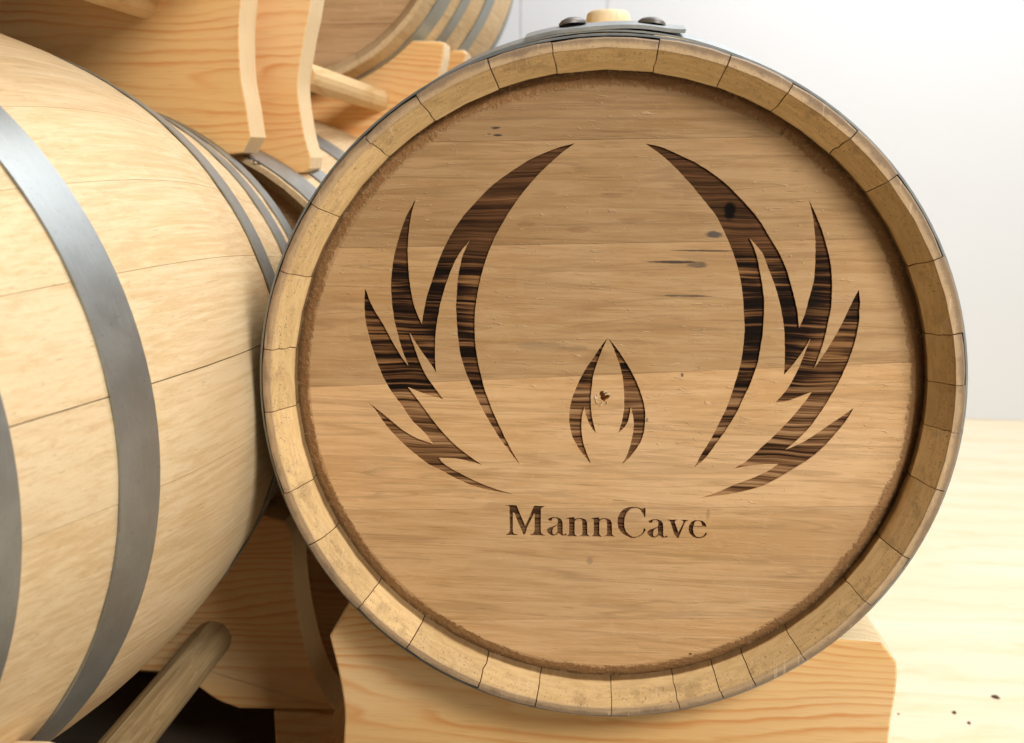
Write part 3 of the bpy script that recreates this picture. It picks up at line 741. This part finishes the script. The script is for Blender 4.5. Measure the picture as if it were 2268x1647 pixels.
# upper rack over B (front board out of frame, rear board = big board in view) with barrel E on it
UK = empty('barrel_rack', (-.6, .33, .2), 'upper pine rack whose broad board with a curved right edge fills the top left', 'rack')
ur = sm(vw([(556, 304), (546, 238), (534, 168), (530, 70), (535, 0)], .33), 5)
U1o = vw([(490, 346), (537, 339)], .33) + ur + [(-.394, .40), (-.375, .445), (-.36, .475), (-.37, .49)] + arc(-.66, .76, .318, -56, -124, 24) + [(-.95, .49), (-.96, .47), (-.93, .36), (-.92, .25), (-.90, .20), (-.78, .2)] + arc(-.61, -.012, .262, 118, 62, 12) + [(-.462, .217)]
extrude_outline('cradle_board', loc_pts(U1o, UK), 0, .05, M_pine, UK, .002)
extrude_outline('cradle_board', loc_pts([(x, z + .05 if z < .3 else z) for x, z in U1o], UK), -.52, -.47, M_pine, UK, .002)
e1 = un(318, 8, .33); dowel((e1.x + .6, -.47, e1.z - .2 + .0), (e1.x + .6, .001, e1.z - .2), .0165, UK)

# upper rack over D (front board hangs down beside D's hoop, rear board further back) carrying C
DK = empty('barrel_rack', (-.5, .42, .17), 'upper pine rack in the middle with a hanging board tip and a pale dowel behind', 'rack')
ur = sm(vw([(689, 350), (680, 320), (672, 287), (661, 210), (663, 158), (674, 88), (686, 28)], .42), 5)
U2o = vw([(626, 387), (672, 383), (686, 374)], .42) + ur + [(-.349, .38), (-.33, .42), (-.32, .45), (-.34, .47), (-.62, .47), (-.64, .45), (-.66, .36), (-.65, .28)] + [(-.60, .262), (-.52, .25), (-.47, .225), (-.4414, .1962)]
extrude_outline('cradle_board', loc_pts(U2o, DK), 0, .05, M_pine, DK, .002)
T3 = vw([(985, 95), (985, 103), (983, 125), (977, 154), (965, 200), (960, 260)], .72)
tip = T3[-1]
T3o = [(tip[0] - .01, .20), tip] + T3[::-1][1:] + [(T3[0][0] - .008, T3[0][1] + .002)] + arc(-.489, .569, .283, -46.5, -140, 20) + [(-.75, .38), (-.74, .30), (-.72, .17)] + arc(-.55, -.06, .31, 115, 55, 12)
extrude_outline('cradle_board', loc_pts(T3o, DK), .30, .355, M_pine, DK, .004)
e2 = un(838, 222, .72); e2b = un(668, 166, .47); dowel((e2b.x + .5, .0505, e2b.z - .17), (e2.x + .5, .301, e2.z - .17), .0175, DK)
# next rack behind
TK = empty('barrel_rack', (-.3, 1.0, .3), 'farthest rack board, only its pale corner showing beyond the middle rack', 'rack')
T4 = vw([(1027, 111), (1035, 119), (1030, 135), (1024, 160), (1010, 260)], .86)
extrude_outline('cradle_board', loc_pts([(-.60, T4[-1][1])] + T4[::-1] + [(-.60, T4[0][1])], TK), -.14, -.09, M_pine, TK, .004)

# ------------------------------------------------------------------ crumbs on the floor
chips = [(2205, 1546, 16, 8, -.5, 'largest dark bark chip on the pale floor near the right edge'), (2113, 1580, 11, 6, .9, 'small upright dark chip on the floor, left of the largest chip'),
         (2146, 1603, 7, 6, .3, 'tiny grey crumb on the floor below the other chips'), (1990, 1583, 5, 3, .2, 'tiniest dark speck on the floor close to the rack')]
for (px, py, L_, W_, an, lab) in chips:
    p = unz(px, py, FZ); dist = (p - CAM).length; s = dist / FPX
    vs = []; r1 = random.Random(px)
    a_, b_ = L_ * s * .5, W_ * s * .5 * 1.3
    for k, (hh, sc2) in enumerate(((0.0, .8), (.35, 1.), (.8, .6))):
        for i in range(8):
            t = 2 * PI * i / 8; x = a_ * math.cos(t) * sc2 * r1.uniform(.8, 1.15); y = b_ * math.sin(t) * sc2 * r1.uniform(.8, 1.15)
            vs.append((x * math.cos(an) - y * math.sin(an), x * math.sin(an) + y * math.cos(an), .0003 + hh * b_ * .9))
    fs = [tuple(range(7, -1, -1)), tuple(range(16, 24))]
    for k in range(2):
        for i in range(8):
            j = (i + 1) % 8; fs.append((k * 8 + i, k * 8 + j, k * 8 + 8 + j, k * 8 + 8 + i))
    o = mesh_obj('wood_chip', vs, fs, M_dark, None); o.location = p
    o['label'] = lab; o['category'] = 'wood chip'; o['group'] = 'chips on the plywood floor'
